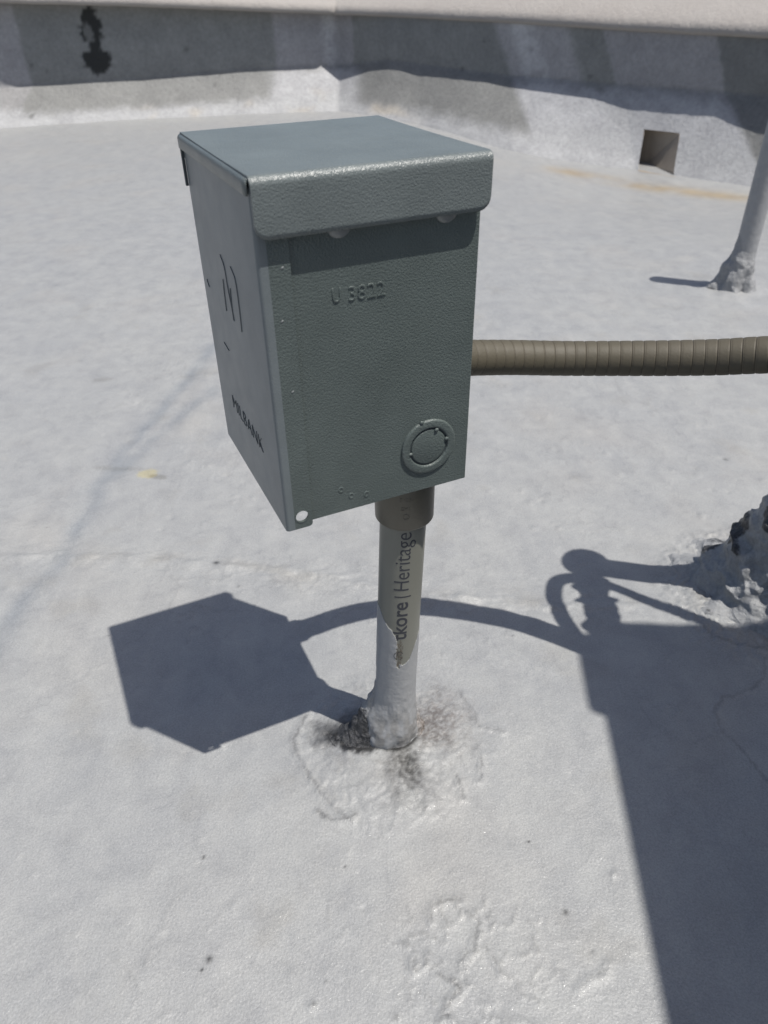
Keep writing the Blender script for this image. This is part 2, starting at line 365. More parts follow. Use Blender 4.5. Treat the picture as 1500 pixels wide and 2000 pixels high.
def terrain(X, Y, detail=True):
    h = 0.0008 * fbm(X * 6, Y * 6, octv=3, seed=3) + 0.00012 * fbm(X * 150, Y * 150, octv=3, seed=4) + drop(X, Y)
    h += 0.006 * fbm(X * 1.1, Y * 1.1, octv=2, seed=9) * ss(Y, 0.5, 2.0)
    stain = np.ones(X.shape + (3,))
    def tint(f, c):
        nonlocal stain
        stain = stain * (1 - f[..., None]) + stain * f[..., None] * np.array(c)
    near = (np.abs(X) < 0.9) & (Y > -0.6) & (Y < 1.3)
    # patch of trowelled compound around the post
    wx = X + 0.012 * fbm(X * 22, Y * 22, octv=3, seed=5); wy = Y + 0.012 * fbm(X * 22, Y * 22, octv=3, seed=6)
    r = np.hypot((wx - BASEX + 0.004) / 1.0, (wy + 0.016) / 0.95)
    pm = ss(-r, -0.098, -0.070)
    lump = fbm(X * 75, Y * 75, octv=4, seed=11); rdg = 1 - np.abs(fbm(X * 48, Y * 48, octv=4, seed=12)) * 2.2
    h += pm * ss(fbm(X * 30, Y * 30, octv=2, seed=13), -0.3, 0.5) * 0.0014 * fbm(X * 190, Y * 190, octv=3, seed=14)
    h += pm * (0.0012 + 0.0030 * ss(-r, -0.085, -0.02)) + pm * (0.0013 * lump + 0.0013 * np.clip(rdg, 0, 1) ** 3) * ss(r, 0.012, 0.03)
    
    # right: larger rough apron round the leaning pipe
    r2 = np.hypot((wx - 0.43) / 1.0, (wy - 0.175) / 0.9); pm2 = ss(-r2, -0.15, -0.115)
    h += pm2 * (0.0015 + 0.0028 * np.clip(rdg, 0, 1) ** 2 + 0.0018 * lump)
    # rear vent apron
    r3 = np.hypot(X - 0.77, Y - 1.13); pm3 = ss(-r3 + 0.02 * fbm(X * 12, Y * 12, seed=21), -0.13, -0.06)
    h += pm3 * (0.004 + 0.008 * fbm(X * 22, Y * 22, octv=3, seed=22)); tint(pm3 * 0.6, (1.1, 1.1, 1.1))
    # wrinkled areas
    wm = ss(fbm(X * 5.5, Y * 5.5, octv=3, seed=31), 0.12, 0.45) * near
    rg = np.clip(1 - np.abs(fbm(X * 30, Y * 30, octv=3, seed=32)) * 9, 0, 1)
    h += 0.0008 * rg * wm
    rg4 = np.clip(1 - np.abs(fbm(X * 16 + 7, Y * 16, octv=4, seed=36)) * 26, 0, 1) * ss(fbm(X * 4 + 2, Y * 4, octv=2, seed=37), 0.0, 0.4) * near
    h += 0.0007 * rg4; tint(rg4 * 0.30, (0.62, 0.62, 0.63))
    cx_, cy_ = X * 0.86 + Y * 0.5, -X * 0.5 + Y * 0.86
    brush = fbm(cx_ * 9, cy_ * 70, octv=4, seed=38); h += 0.00022 * brush * near; tint(ss(brush, 0.15, 0.7) * 0.14 * near, (0.82, 0.82, 0.83)); tint(ss(-brush, 0.2, 0.7) * 0.14 * near, (1.16, 1.16, 1.15))
    cell = fbm(X * 26, Y * 26, octv=4, seed=39); tint(ss(cell, 0.25, 0.6) * 0.22 * near, (0.80, 0.79, 0.78))
    bx = ss(-np.hypot((X - 0.045) / 1.3, Y + 0.195), -0.062, -0.03)
    rg2 = np.clip(1 - np.abs(fbm((X + .3) * 38, Y * 38, octv=4, seed=35)) * 13, 0, 1); h += 0.0013 * rg2 * bx; tint(bx * ss(rg2, 0.3, 0.9) * 0.35, (0.5, 0.5, 0.5))
    for pl, wd, dk in CR:
        x2 = X + 0.0028 * fbm(X * 130, Y * 130, octv=2, seed=41); y2 = Y + 0.0028 * fbm(X * 130, Y * 130, octv=2, seed=42)
        d = dist_poly(x2, y2, pl); h += 0.0018 * np.exp(-(d / 0.0030) ** 2) - 0.0014 * np.exp(-(d / wd) ** 2)
        tint(np.exp(-(d / (wd * 1.15)) ** 2) * min(1, dk * 1.4) * (0.5 + 0.5 * ss(fbm(X * 60, Y * 60, seed=43), -0.3, 0.3)), (0.28, 0.28, 0.29))
    for pl in SEAM:
        y2 = Y + 0.008 * fbm(X * 14, Y * 14, octv=3, seed=51); d = dist_poly(X, y2, pl)
        h += 0.0028 * np.exp(-(d / 0.007) ** 2) * (0.4 + 0.9 * ss(fbm(X * 25, Y * 40, octv=3, seed=52), -0.2, 0.5))
        h += 0.0020 * np.exp(-(d / 0.03) ** 2) * fbm(X * 40, Y * 80, octv=3, seed=53)
        tint(np.exp(-(d / 0.018) ** 2) * 0.5 * ss(fbm(X * 16, Y * 22, octv=3, seed=54), 0.0, 0.5), (0.9, 0.86, 0.8))
    for pl in TRACK:
        x2 = X + 0.02 * fbm(X * 7, Y * 7, octv=3, seed=61); d = dist_poly(x2, Y, pl)
        tint(np.exp(-(d / 0.013) ** 2) * (0.5 + 0.5 * ss(fbm(X * 15, Y * 15, octv=3, seed=62), -0.4, 0.3)), (0.78, 0.81, 0.85))
        h -= 0.001 * np.exp(-(d / 0.02) ** 2)
    # blisters and pits
    rs = np.random.RandomState(4)
    for k in range(620):
        px, py = rs.uniform(-0.45, 0.55), rs.uniform(-0.27, 0.8); rr = rs.uniform(0.0009, 0.0030) * (1 if py < .3 else 1.8); s = rs.choice([1, 1, -1])
        m = (np.abs(X - px) < rr * 3) & (np.abs(Y - py) < rr * 3)
        if m.any():
            d = np.hypot((X[m] - px), (Y[m] - py) * rs.uniform(.8, 1.4)); h[m] += s * rr * 0.33 * np.exp(-(d / rr) ** 2)
            if rs.rand() < 0.04: stain[m] *= (1 - 0.5 * np.exp(-(d / (rr * .6)) ** 2))[:, None]
    # stains: dirt near the post, tar under it, rust-yellow wash at the parapet, a few specks
    nz = fbm(X * 55, Y * 55, octv=4, seed=71); fine = fbm(X * 260, Y * 260, octv=2, seed=72)
    def blob(cx, cy, rx, ry, ang=0.0, soft=0.5):
        c, s = math.cos(ang), math.sin(ang); u = ((X - cx) * c + (Y - cy) * s) / rx; v = (-(X - cx) * s + (Y - cy) * c) / ry
        return ss(1.15 - np.hypot(u, v) + 0.45 * nz + 0.25 * fine, 0.0, soft)
    tint(blob(0.006, -0.040, 0.022, 0.042, 0.2, 1.2) * 1.0 * (0.65 + 0.35 * ss(fine, -0.4, 0.3)), (0.13, 0.125, 0.12))
    tint(blob(-0.004, -0.068, 0.009, 0.022, 0.2, 1.1) * 0.5, (0.35, 0.35, 0.35))
    ring = np.exp(-((np.hypot(X - BASEX, Y) - 0.0235) / 0.0024) ** 2) * ss(-Y + 0.35 * (BASEX - X), -0.004, 0.006)
    tint(ring * 0.95, (0.06, 0.06, 0.06))
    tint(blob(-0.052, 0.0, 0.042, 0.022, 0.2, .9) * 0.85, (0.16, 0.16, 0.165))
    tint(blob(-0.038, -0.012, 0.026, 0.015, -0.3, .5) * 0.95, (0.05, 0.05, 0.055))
    spk = 0.35 + 0.65 * ss(fbm(X * 300, Y * 300, octv=3, seed=73), -0.35, 0.25)
    tint(blob(0.038, 0.012, 0.038, 0.046, 0.0, 1.3) * 0.9 * spk, (0.52, 0.46, 0.43))
    tint(blob(0.026, 0.002, 0.028, 0.032, 0.0, 1.1) * 0.65 * spk, (0.4, 0.36, 0.33))
    tint(blob(0.05, -0.02, 0.03, 0.03, 0.0, 1.5) * 0.4 * spk, (0.6, 0.58, 0.56))
    tint(pm * ss(fbm(X * 45, Y * 45, octv=4, seed=74), 0.05, 0.5) * 0.45 * spk, (0.55, 0.54, 0.53))
    tint(blob(0.375, 0.17, 0.05, 0.04, 0, .8) * 0.5, (0.4, 0.4, 0.41))
    yl = np.exp(-(dist_poly(X, Y, [(0.75, 2.85), (1.0, 2.62), (1.35, 2.36), (1.7, 2.1)]) / 0.07) ** 2) * ss(fbm(X * 5, Y * 5, octv=3, seed=81), -0.7, 0.1)
    tint(yl * 0.95, (1.0, 0.80, 0.54))
    tint(blob(-0.341, 0.446, 0.014, 0.013, 0, .4) * 0.8, (1.25, 1.12, 0.72))
    tint(blob(-0.325, 0.437, 0.016, 0.006, -0.3, .5) * 0.5, (0.5, 0.48, 0.42))
    tint(blob(-0.385, 0.462, 0.045, 0.008, -0.1, .9) * 0.4, (0.6, 0.58, 0.53))
    tint(blob(-0.50, 0.755, 0.02, 0.012, 0, .6) * 0.45, (0.6, 0.58, 0.55))
    tint(ss(fbm(X * 9 + 4, Y * 9, octv=4, seed=91), 0.18, 0.55) * 0.35 * near, (1.12, 1.11, 1.1))
    tint(ss(fbm(X * 12 + 9, Y * 12, octv=4, seed=92), 0.25, 0.6) * 0.4 * near, (0.86, 0.83, 0.78))
    for (sx, sy, sr) in [(-0.139, -0.193, .0022), (-0.143, -0.2, .0012), (-0.157, -0.118, .0014), (-0.045, -0.128, .001), (0.1, -0.11, .0012), (-0.21, 0.245, .0035), (0.118, -0.165, .002)]:
        tint(np.exp(-(np.hypot(X - sx, Y - sy) / sr) ** 2) * 0.92, (0.08, 0.08, 0.08))
    return h, stain

# parapet plan: (x_wall, y_wall, z_top, z_shade, x_toe, y_toe, z_toe, image-column parameter)
WP = np.array([[-4.6, 2.7, 0.57, 0.15, -4.75, 2.4, 0, -1100], [-2.71, 3.45, 0.542, 0.15, -2.80, 3.18, 0, -500], [-1.791, 3.85, 0.502, 0.155, -1.849, 3.604, 0, 0],
  [-1.229, 4.0, 0.477, 0.165, -1.283, 3.816, 0, 250], [-0.721, 4.12, 0.449, 0.19, -0.759, 3.95, 0, 460], [-0.206, 4.25, 0.421, 0.19, -0.219, 4.02, 0, 660],
  [0.211, 3.98, 0.406, 0.155, 0.203, 3.696, -0.03, 820], [0.622, 3.66, 0.393, 0.125, 0.597, 3.235, -0.06, 1000], [1.077, 3.25, 0.373, 0.12, 1.073, 2.932, -0.1, 1240],
  [1.466, 2.85, 0.363, 0.123, 1.458, 2.524, -0.1, 1500], [1.968, 2.2, 0.357, 0.14, 2.0, 1.95, -0.085, 2000], [3.2, 0.4, 0.35, 0.14, 3.0, 0.2, -0.0, 3200], [4.6, -3.5, 0.35, 0.14, 4.4, -3.6, -0.0, 5200]])
def wall_y(X): return np.interp(X, WP[:, 0], WP[:, 1])

ax_ = axis(-5.2, -0.42, 0.5, 5.0, 0.0018, 1.03); ay_ = axis(-4.5, -0.27, 0.34, 4.6, 0.0018, 1.013)
X, Y = np.meshgrid(ax_, ay_, indexing='ij')
H, ST = terrain(X, Y)
F = grid_faces(len(ax_), len(ay_))
inside = (Y < wall_y(X) + 0.03)
inside &= (X > -4.7)
keep = inside.ravel()[F].all(1)
used = np.zeros(X.size, bool); used[F[keep].ravel()] = True
remap = np.cumsum(used) - 1
Vr = np.stack([X, Y, H], -1).reshape(-1, 3)[used]
roof = mesh_np('roof_deck', Vr, remap[F[keep]], M_roof, None, True, {'stain': ST.reshape(-1, 3)[used]})
roof['kind'] = 'structure'
bm = bmesh.new(); add_box(bm, -400, 400, -400, 400, -7.2, -7.0)
g = bm_obj('street_ground', bm, M_ground); g['kind'] = 'structure'

# ================================================================== PARAPET
par = empty('parapet_wall', (0, 0, 0), 0, 'low parapet wall round the silver roof with grey patches and a beige cap', 'parapet wall')
cols = np.concatenate([np.linspace(-1100, -60, 60), np.linspace(-50, 1600, 560), np.linspace(1620, 5200, 120)])
def wi(k, p): return np.interp(p, WP[:, 7], WP[:, k])
S_H0, S_H1 = 1247, 1322
for e in (S_H0, S_H1): cols = np.sort(np.append(cols, [e]))
def wall_profile(p):
    """rows from the toe up the cove to the top, as (x, y, z, t)"""
    wx_, wy_, zt, zs, tx, ty, tz = [wi(k, p) for k in range(7)]
    out = []
    def at(k, t):
        return wi(k, p + 26 * math.exp(-((p - 1285) / 150) ** 4) * min(1, t / 0.5) * (1 if t <= 0.5 else max(0, 2 - 2 * t)))
    for t in np.linspace(0, 1, 26):           # concave cove
        if t == 0: out.append((tx - (wx_ - tx) * 0.12, ty - (wy_ - ty) * 0.12, tz - 0.03, 0)); continue
        f = t ** 0.93; zs_ = zs + (0.055 if p > 760 else 0.055 * max(0, (p - 660) / 100)); zz = tz + (zs_ - tz) * (0.8 * t + 0.2 * (1 - math.cos(t * math.pi / 2)))
        X_, Y_ = at(4, t), at(5, t); out.append((X_ + (at(0, t) - X_) * f, Y_ + (at(1, t) - Y_) * f, zz, t * 0.45))
    z0_ = zs_
    for t in np.linspace(0, 1, 26)[1:]:
        out.append((wx_, wy_, z0_ + (zt + 0.02 - z0_) * t, 0.45 + 0.55 * t))
    return out
PR = np.array([wall_profile(p) for p in cols])           # cols x rows x 4
nc, nr = PR.shape[:2]
PC = np.repeat(cols[:, None], nr, 1); Tt = PR[..., 3]; Z = PR[..., 2]
sx = PR[..., 0] * 1.0
nz1 = fbm(PC / 30, Z * 26, octv=4, seed=101); nz2 = fbm(PC / 110, Z * 7, octv=3, seed=102); nz3 = fbm(PC / 9, Z * 60, octv=3, seed=103)
pe = PC + 5 * nz1 - (PC > 900) * (0.20 - Z) * 200         # patches lean on the right wall
dark = np.array([0.205, 0.212, 0.208]); midc = np.array([0.36, 0.36, 0.372]); light = np.array([0.46, 0.465, 0.48]); white = np.array([0.40, 0.405, 0.41]); tanc = np.array([0.24, 0.235, 0.215])
colr = np.zeros((nc, nr, 3)) + dark * 1.25
def put(mask, c):
    global colr
    m = np.clip(mask, 0, 1)[..., None]; colr = colr * (1 - m) + c * m
def band(a, b, s=5): return ss(pe, a - s, a + s) * (1 - ss(pe, b - s, b + s))
put(band(-1200, 22, 8), midc); put(band(22, 530), dark * 1.2); put(band(530, 690), midc * 0.95); put(band(690, 1005), dark * 1.15)
put(band(1005, 1150, 10), midc); put(band(1160, 1218), dark * 1.1); put(band(1218, 1442), midc * 0.88); put(band(1442, 1900), dark * 0.95); put(band(1900, 5300), midc)
put(band(628, 652, 9) * ss(nz3, -0.6, 0.1), light); put(band(1035, 1085, 12) * ss(nz1, -0.5, 0.1), light * 1.05)
put(ss(Tt, 0.94, 0.97) * 0.5, tanc * 1.3)
# white coating washed over the cove
dkb = np.clip(band(1160, 1218) * 0.7 + band(1442, 1900) + band(22, 530) * .5 + band(690, 1005) * .8, 0, 1)
cove = 1 - ss(Tt + 0.05 * nz1 + 0.03 * nz3 + 0.12 * dkb, 0.14, 0.27); colr_low = tanc * 1.25
put((1 - ss(Tt + 0.03 * nz1, 0.43, 0.50)) * 0.55, np.array([0.20, 0.198, 0.188]))
extra = (band(525, 700, 20) + band(1005, 1440, 15)) * (1 - ss(Tt + 0.06 * nz1, 0.38, 0.46)) * 0.6
put(extra, light * 1.1)
put(cove, white)
put(cove * ss(nz2, 0.05, 0.4) * 0.5 * band(200, 800, 50), np.array([0.46, 0.39, 0.28]))
# tar smear and little marks
tz = (Z - 0.30); tp = PC - 165
sm = np.maximum(ss(1.1 - np.hypot(tp / 30, (Z - 0.255) / 0.055) + 0.5 * nz1 + 0.2 * nz3, 0, 0.25), ss(1.1 - np.hypot((tp - 2) / 22, (Z - 0.385) / 0.095) + 0.5 * nz1 + 0.3 * nz3, 0, 0.3))
sm = sm * (1 - 0.6 * ss(1 - np.hypot((tp + 6) / 12, (Z - .37) / .045) + .5 * nz3, 0, .4))
put(sm, np.array([0.012, 0.014, 0.014]))
for mp_, mz, mr in ((350, 0.29, 8), (30, 0.24, 6), (58, 0.22, 5), (415, 0.17, 6), (408, 0.13, 6), (950, 0.32, 4), (45, 0.04, 8), (1170, 0.2, 6), (910, .2, 5)):
    put(ss(1 - np.hypot((PC - mp_) / mr, (Z - mz) / (mr * 0.0022)) + 0.5 * nz3, 0, 0.6) * 0.6, dark * 0.4)
ZH = 0.03
Fw = grid_faces(nc, nr)
fc = PC.ravel()[Fw].mean(1); fz = Z.ravel()[Fw].max(1)
hole = (fc > S_H0) & (fc < S_H1) & (fz <= ZH + 0.006)
wall = mesh_np('wall', PR[..., :3].reshape(-1, 3), Fw[~hole], M_wall, par, True, {'stain': colr.reshape(-1, 3)})
# outer face of the building below the cap
bm = bmesh.new()
for a, b in zip(WP[:-1], WP[1:]):
    q = [bm.verts.new(v) for v in ((a[0] + .1, a[1] + 0.62, -7.0), (b[0] + .1, b[1] + 0.62, -7.0), (b[0] + .1, b[1] + 0.62, b[2] + 0.05), (a[0] + .1, a[1] + 0.62, a[2] + 0.05))]
    bm.faces.new(q)
bm_obj('outer_face', bm, M_cop, par)
# cap: overhanging lower lip, rounded nose, rising back
def cap_profile(p):
    e = 20.0
    x0, y0 = wi(0, p), wi(1, p); tx, ty = wi(0, p + e) - wi(0, p - e), wi(1, p + e) - wi(1, p - e)
    l = math.hypot(tx, ty) or 1; nx, ny = ty / l, -tx / l                  # towards the roof
    if p < -1090: nx, ny = 0.3, -0.95
    zt = wi(2, p); out = []
    jag = 0.0012 * float(vnoise(p / 14.0, 0.5, seed=77)) + 0.002 * float(vnoise(p / 60.0, 0.5, seed=78))
    for off, dz in ((-0.03, 0.004), (0.038, 0.0), (0.046, 0.004), (0.050, 0.012), (0.049, 0.022), (0.044, 0.034), (0.03, 0.046), (0.0, 0.062), (-0.08, 0.095), (-0.2, 0.135), (-0.35, 0.165), (-0.5, 0.17), (-0.62, 0.14), (-0.64, 0.0), (-0.64, -0.1)):
        o = off + (jag if off > 0.03 else 0) + float(np.interp(p, [-500, 0, 460, 640, 760], [0.06, 0.055, 0.035, 0.03, -0.03])) * min(1, max(0, (off + 0.3) / 0.33)) ** 2
        out.append((x0 + nx * o, y0 + ny * o, zt + dz + (jag * 0.6 if off > 0 else 0)))
    return out
CP = np.array([cap_profile(p) for p in cols])
mesh_np('coping', CP.reshape(-1, 3), grid_faces(len(cols), CP.shape[1]), M_cop, par, True)
# scupper tunnel behind the opening
scu = empty('scupper', (0, 0, 0)); scu.parent = par
def prof_pts(p):
    pr = wall_profile(p); pts = [q[:3] for q in pr if q[2] <= ZH]
    q0 = [q for q in pr if q[2] > ZH][0][:3]; a = pts[-1]; t = (ZH - a[2]) / (q0[2] - a[2])
    pts.append(tuple(a[i] + (q0[i] - a[i]) * t for i in range(3))); return pts
bm = bmesh.new()
L_, R_ = prof_pts(S_H0), prof_pts(S_H1)
def back(p, z, d=-0.07):
    return (wi(0, p) + 0.55 * d, wi(1, p) + 0.83 * d, z)
for pts, p in ((L_, S_H0), (R_, S_H1)):
    vs = [bm.verts.new(q) for q in pts] + [bm.verts.new(back(p, ZH)), bm.verts.new(back(p, -0.108))]
    bm.faces.new(vs)
tl, tr = L_[-1], R_[-1]
bm.faces.new([bm.verts.new(q) for q in (tl, tr, back(S_H1, ZH), back(S_H0, ZH))])
bm.faces.new([bm.verts.new(q) for q in ((L_[0][0], L_[0][1], -0.101), (R_[0][0], R_[0][1], -0.101), back(S_H1, -0.106), back(S_H0, -0.106))])
bm.faces.new([bm.verts.new(q) for q in (back(S_H0, -0.106), back(S_H1, -0.106), back(S_H1, ZH), back(S_H0, ZH))])
bm_obj('scupper_liner', bm, M_scup, scu)
FR_ = []
fl = [np.array(q) + np.array((-0.006, -0.008, 0.002)) for q in (L_[0], tl, tr, R_[0])]


# ================================================================== CRUST COLLARS
def collar(name, cx, cy, r0, hf, Rf, amp, seed, m, fn_attr, power=2.0, lean=(0, 0), nt_=220, nr_=90, zb=-0.002, parent=None, freq=60):
    th = np.linspace(0, 2 * np.pi, nt_, endpoint=False); t = np.linspace(0, 1, nr_)
    TH, T_ = np.meshgrid(th, t, indexing='ij')
    Hh = hf(TH); RR = Rf(TH)
    r = r0 + (RR - r0) * T_ ** 1.3
    z = Hh * (1 - T_) ** power
    x = np.cos(TH); y = np.sin(TH)
    px, py = cx + x * r, cy + y * r
    env = np.minimum(1, T_ * 6) * (1 - T_ ** 4)
    n = fbm(px * freq, py * freq, z * freq, 4, seed); rd = 1 - np.abs(fbm(px * freq * .7, py * freq * .7, z * freq * .7, 3, seed + 5)) * 2
    disp = amp * env * (0.7 * n + 0.6 * rd)
    px = px + x * disp + lean[0] * z; py = py + y * disp + lean[1] * z; zz = z + disp * 0.6 + zb * T_ ** 6
    A = fn_attr(TH, T_, px, py, zz, n)
    return mesh_np(name, np.stack([px, py, zz], -1).reshape(-1, 3), grid_faces(nt_, nr_, True), m, parent, True, {'stain': A.reshape(-1, 3)})
def angd(TH, a): return np.abs((TH - a + np.pi) % (2 * np.pi) - np.pi)
LEAN = 0.036
def post_attr(TH, T_, px, py, z, n):
    left = np.exp(-(angd(TH, 3.35) / 0.75) ** 2); a = np.zeros(TH.shape + (3,))
    a[..., 0] = 0.15 + 0.95 * left * ss(T_, 0.10, 0.5) * ss(-z, -0.055, -0.02) + 0.25 * ss(n, 0.1, 0.4) + 0.6 * ss(T_, 0.6, 0.9) * (0.35 + 0.65 * left)
    a[..., 1] = 0.75 * np.exp(-(angd(TH, 0.15) / 0.8) ** 2)
    return a
post_col = collar('pipe_flashing', BASEX, BASEY, 0.0168, lambda t: 0.013 + 0.062 * np.exp(-(angd(t, 3.25) / 0.55) ** 2) + 0.014 * np.exp(-(angd(t, 0.3) / 0.8) ** 2),
    lambda t: 0.0225 + 0.036 * np.exp(-(angd(t, 3.3) / 0.6) ** 2) + 0.014 * np.exp(-(angd(t, 0.4) / 0.9) ** 2), 0.0034, 201, M_crust, post_attr, 1.7, (LEAN, 0), zb=0.003, freq=95)
post_col['label'] = 'crusty dark and silver sealant lump around the foot of the post under the grey box'; post_col['category'] = 'pipe flashing'
def big_attr(TH, T_, px, py, z, n):
    a = np.zeros(TH.shape + (3,)); a[..., 0] = 0.26 + 0.65 * ss(n, 0.05, 0.5) - 0.5 * ss(T_, 0.45, 0.9) ; a[..., 1] = 0.12; return a
big = collar('pipe_flashing', 0.415, 0.180, 0.019, lambda t: 0.175 + 0 * t, lambda t: 0.104 + 0.010 * np.sin(3 * t) + 0.006 * np.sin(7 * t + 1) + 0.004 * np.sin(13 * t), 0.0145, 231, M_crust_dark, big_attr, 2.5, (-0.04, -0.07), 300, 160, zb=0.0, freq=36)
big['label'] = 'large rough silver sealant mound at the right frame edge beside the big shadow'; big['category'] = 'pipe flashing'

# ================================================================== CONDUIT POST
post = empty('conduit_post', (0, 0, 0), 0, 'grey plastic conduit with black lettering and silver painted foot carrying the grey box', 'conduit')
PR0 = 0.0170; z0p, z1p = -0.01, 0.265
def pax(z): return BASEX + 0.0003 + LEAN * z
nz_, nth = 520, 200
zz = np.linspace(z0p, z1p, nz_); th = np.linspace(0, 2 * np.pi, nth, endpoint=False)
TH, ZZ = np.meshgrid(th, zz, indexing='ij')
# azimuth measured from the side facing the camera (-y), positive to the right
PHI = (TH + np.pi / 2 + np.pi) % (2 * np.pi) - np.pi
bx_ = np.radians([-180, -90, -62, -45, -20, -8, 0, 6, 12, 22, 35, 50, 65, 90, 180]); bz_ = np.array([0.155, 0.160, 0.160, 0.152, 0.143, 0.136, 0.122, 0.108, 0.104, 0.106, 0.110, 0.121, 0.130, 0.135, 0.155])
edge = np.interp(PHI, bx_, bz_) + 0.0022 * fbm(np.cos(TH) * 6, np.sin(TH) * 6, ZZ * 90, 4, 301)
pt = ss(edge - ZZ, -0.0003, 0.0004)
scr = ss(1 - np.hypot((PHI - 0.06) / 0.17, (ZZ - 0.117) / 0.016) + 0.6 * fbm(PHI * 12, ZZ * 200, octv=3, seed=305), 0.0, 0.15)
pt = pt * (1 - scr)
low = ss(-ZZ, -0.06, -0.02) * ss(fbm(np.cos(TH) * 4, np.sin(TH) * 4, ZZ * 90, 4, 311), -0.3, 0.3) * 0.9
def angd0(T, a): return np.abs((T - a + np.pi) % (2 * np.pi) - np.pi)
dirt = np.clip(scr * ss(fbm(PHI * 20, ZZ * 300, octv=3, seed=306), -0.3, 0.2) * 0.95 + 0.45 * low, 0, 1)
rad = PR0 + 0.0085 * ss(-ZZ, -0.075, -0.005) * np.exp(-(angd0(TH, 3.4) / 0.9) ** 2) + 0.0004 * pt + 0.0042 * ss(-ZZ, -0.06, -0.005) + 0.0022 * fbm(np.cos(TH) * 2.2, np.sin(TH) * 2.2, ZZ * 60, 3, 315) * ss(-ZZ, -0.09, -0.02) + 0.0002 * pt * fbm(np.cos(TH) * 3, np.sin(TH) * 3, ZZ * 120, 3, 316)
Vp = np.stack([pax(ZZ) + rad * np.cos(TH), 0 + rad * np.sin(TH), ZZ], -1)
mesh_np('pipe', Vp.reshape(-1, 3), grid_faces(nth, nz_, True), M_pipe, post, True, {'paint': np.stack([pt, dirt, 0 * pt], -1).reshape(-1, 3)})
CPR = 0.0212
cp = lathe('coupling', [(0.0165, 0.2445), (CPR - 0.0006, 0.2445), (CPR, 0.2455), (CPR + 0.0002, 0.27), (CPR + 0.0002, 0.297), (0.012, 0.297)], M_embs, post, 64, cx=pax(0.265))
def wrap_text(name, s, size, ext, phi0, z0, R, m, vert=True, bold=0.0, parent=post, width=None):
    V, F = text_geo(s, size, ext, bold); V[:, 0] -= V[:, 0].min()
    if width: V[:, 0] *= width / V[:, 0].max()
    V, F = subdivide_long(V, F, 0.0022)
    if vert: a = phi0 - (V[:, 1]) / R; z = z0 + V[:, 0]         # runs up the pipe
    else: a = phi0 + V[:, 0] / R; z = z0 + V[:, 1]
    r = R + np.maximum(V[:, 2], -0.0002)
    x = pax(z) + r * np.sin(a); y = -r * np.cos(a)
    return mesh_np(name, np.stack([x, y, z], -1), F, m, parent, False)
RT = PR0 + 0.00006
wrap_text('lettering', 'Heritage', 0.0170, 0.0001, 0.34, 0.1855, RT, M_print, True, -0.0001, width=0.0545)
wrap_text('lettering', '|', 0.0140, 0.0001, 0.28, 0.1785, RT, M_print, True)
wrap_text('lettering', 'tkore', 0.0175, 0.0001, 0.34, 0.1330, RT, M_print, True, 0.00022, width=0.0405)
# thin outlined emblem ring half hidden by the coating
bm = bmesh.new()
bmesh.ops.create_circle(bm, segments=40, radius=0.0052)
V = np.array([v.co[:] for v in bm.verts]); bm.free()
def ring_on_pipe(name, phi, z, r, wth):
    n = 48; P = []
    for k in range(n * 7 // 8):
        a = 2 * math.pi * k / n + 0.4; u = r * math.cos(a); v = 1.25 * r * math.sin(a)
        for q in (-wth, wth):
            uu = (r + q) * math.cos(a); vv = (1.25 * r + q) * math.sin(a); ph = phi + uu / RT
            P.append((pax(z + vv) + (RT + 0.0005) * math.sin(ph), -(RT + 0.0005) * math.cos(ph), z + vv))
    F = [[2 * i, 2 * i + 1, 2 * i + 3, 2 * i + 2] for i in range(len(P) // 2 - 1)]
    return mesh_np(name, P, F, M_print, post, False)
ring_on_pipe('emblem', 0.02, 0.116, 0.0036, 0.00022); ring_on_pipe('emblem', 0.06, 0.118, 0.0018, 0.0002)
# moulded marks on the coupling
def cw(s, size, phi, z):
    V, F = text_geo(s, size, 0.00022); V[:, 0] -= V[:, 0].mean(); V, F = subdivide_long(V, F, 0.0015)
    a = phi + V[:, 0] / CPR; r = CPR + 0.0002 + V[:, 2]; zz_ = z + V[:, 1]
    mesh_np('moulded_lettering', np.stack([pax(.265) + r * np.sin(a), -r * np.cos(a), zz_], -1), F, M_embs, post, False)
cw('0105-', 0.0042, 0.02, 0.2700); cw('2M1', 0.0038, -0.06, 0.2625)
V2 = []; nn = 40
for k in range(nn):
    a = 2 * math.pi * k / nn
    for q, d in ((-0.0003, 0), (0, 0.0003), (0.0003, 0)):
        rr = 0.0021 + q; ph = 0.02 + rr * math.cos(a) / CPR; R2 = CPR + 0.0001 + d
        V2.append((pax(.265) + R2 * math.sin(ph), -R2 * math.cos(ph), 0.2570 + rr * math.sin(a)))
mesh_np('moulded_ring', V2, [[3 * k + i, 3 * ((k + 1) % nn) + i, 3 * ((k + 1) % nn) + i + 1, 3 * k + i + 1] for k in range(nn) for i in (0, 1)], M_embs, post)

# ================================================================== ENCLOSURE
W_, D_ = 0.1252, 0.1325; ZB, ZT = 0.2866, 0.4866; YAW = 0.4258
enc = empty('electrical_box', (-0.07025, -0.07334, 0), YAW, 'grey metal electrical box with embossed number and raised lid on the conduit post', 'electrical box')
TK = 0.0015
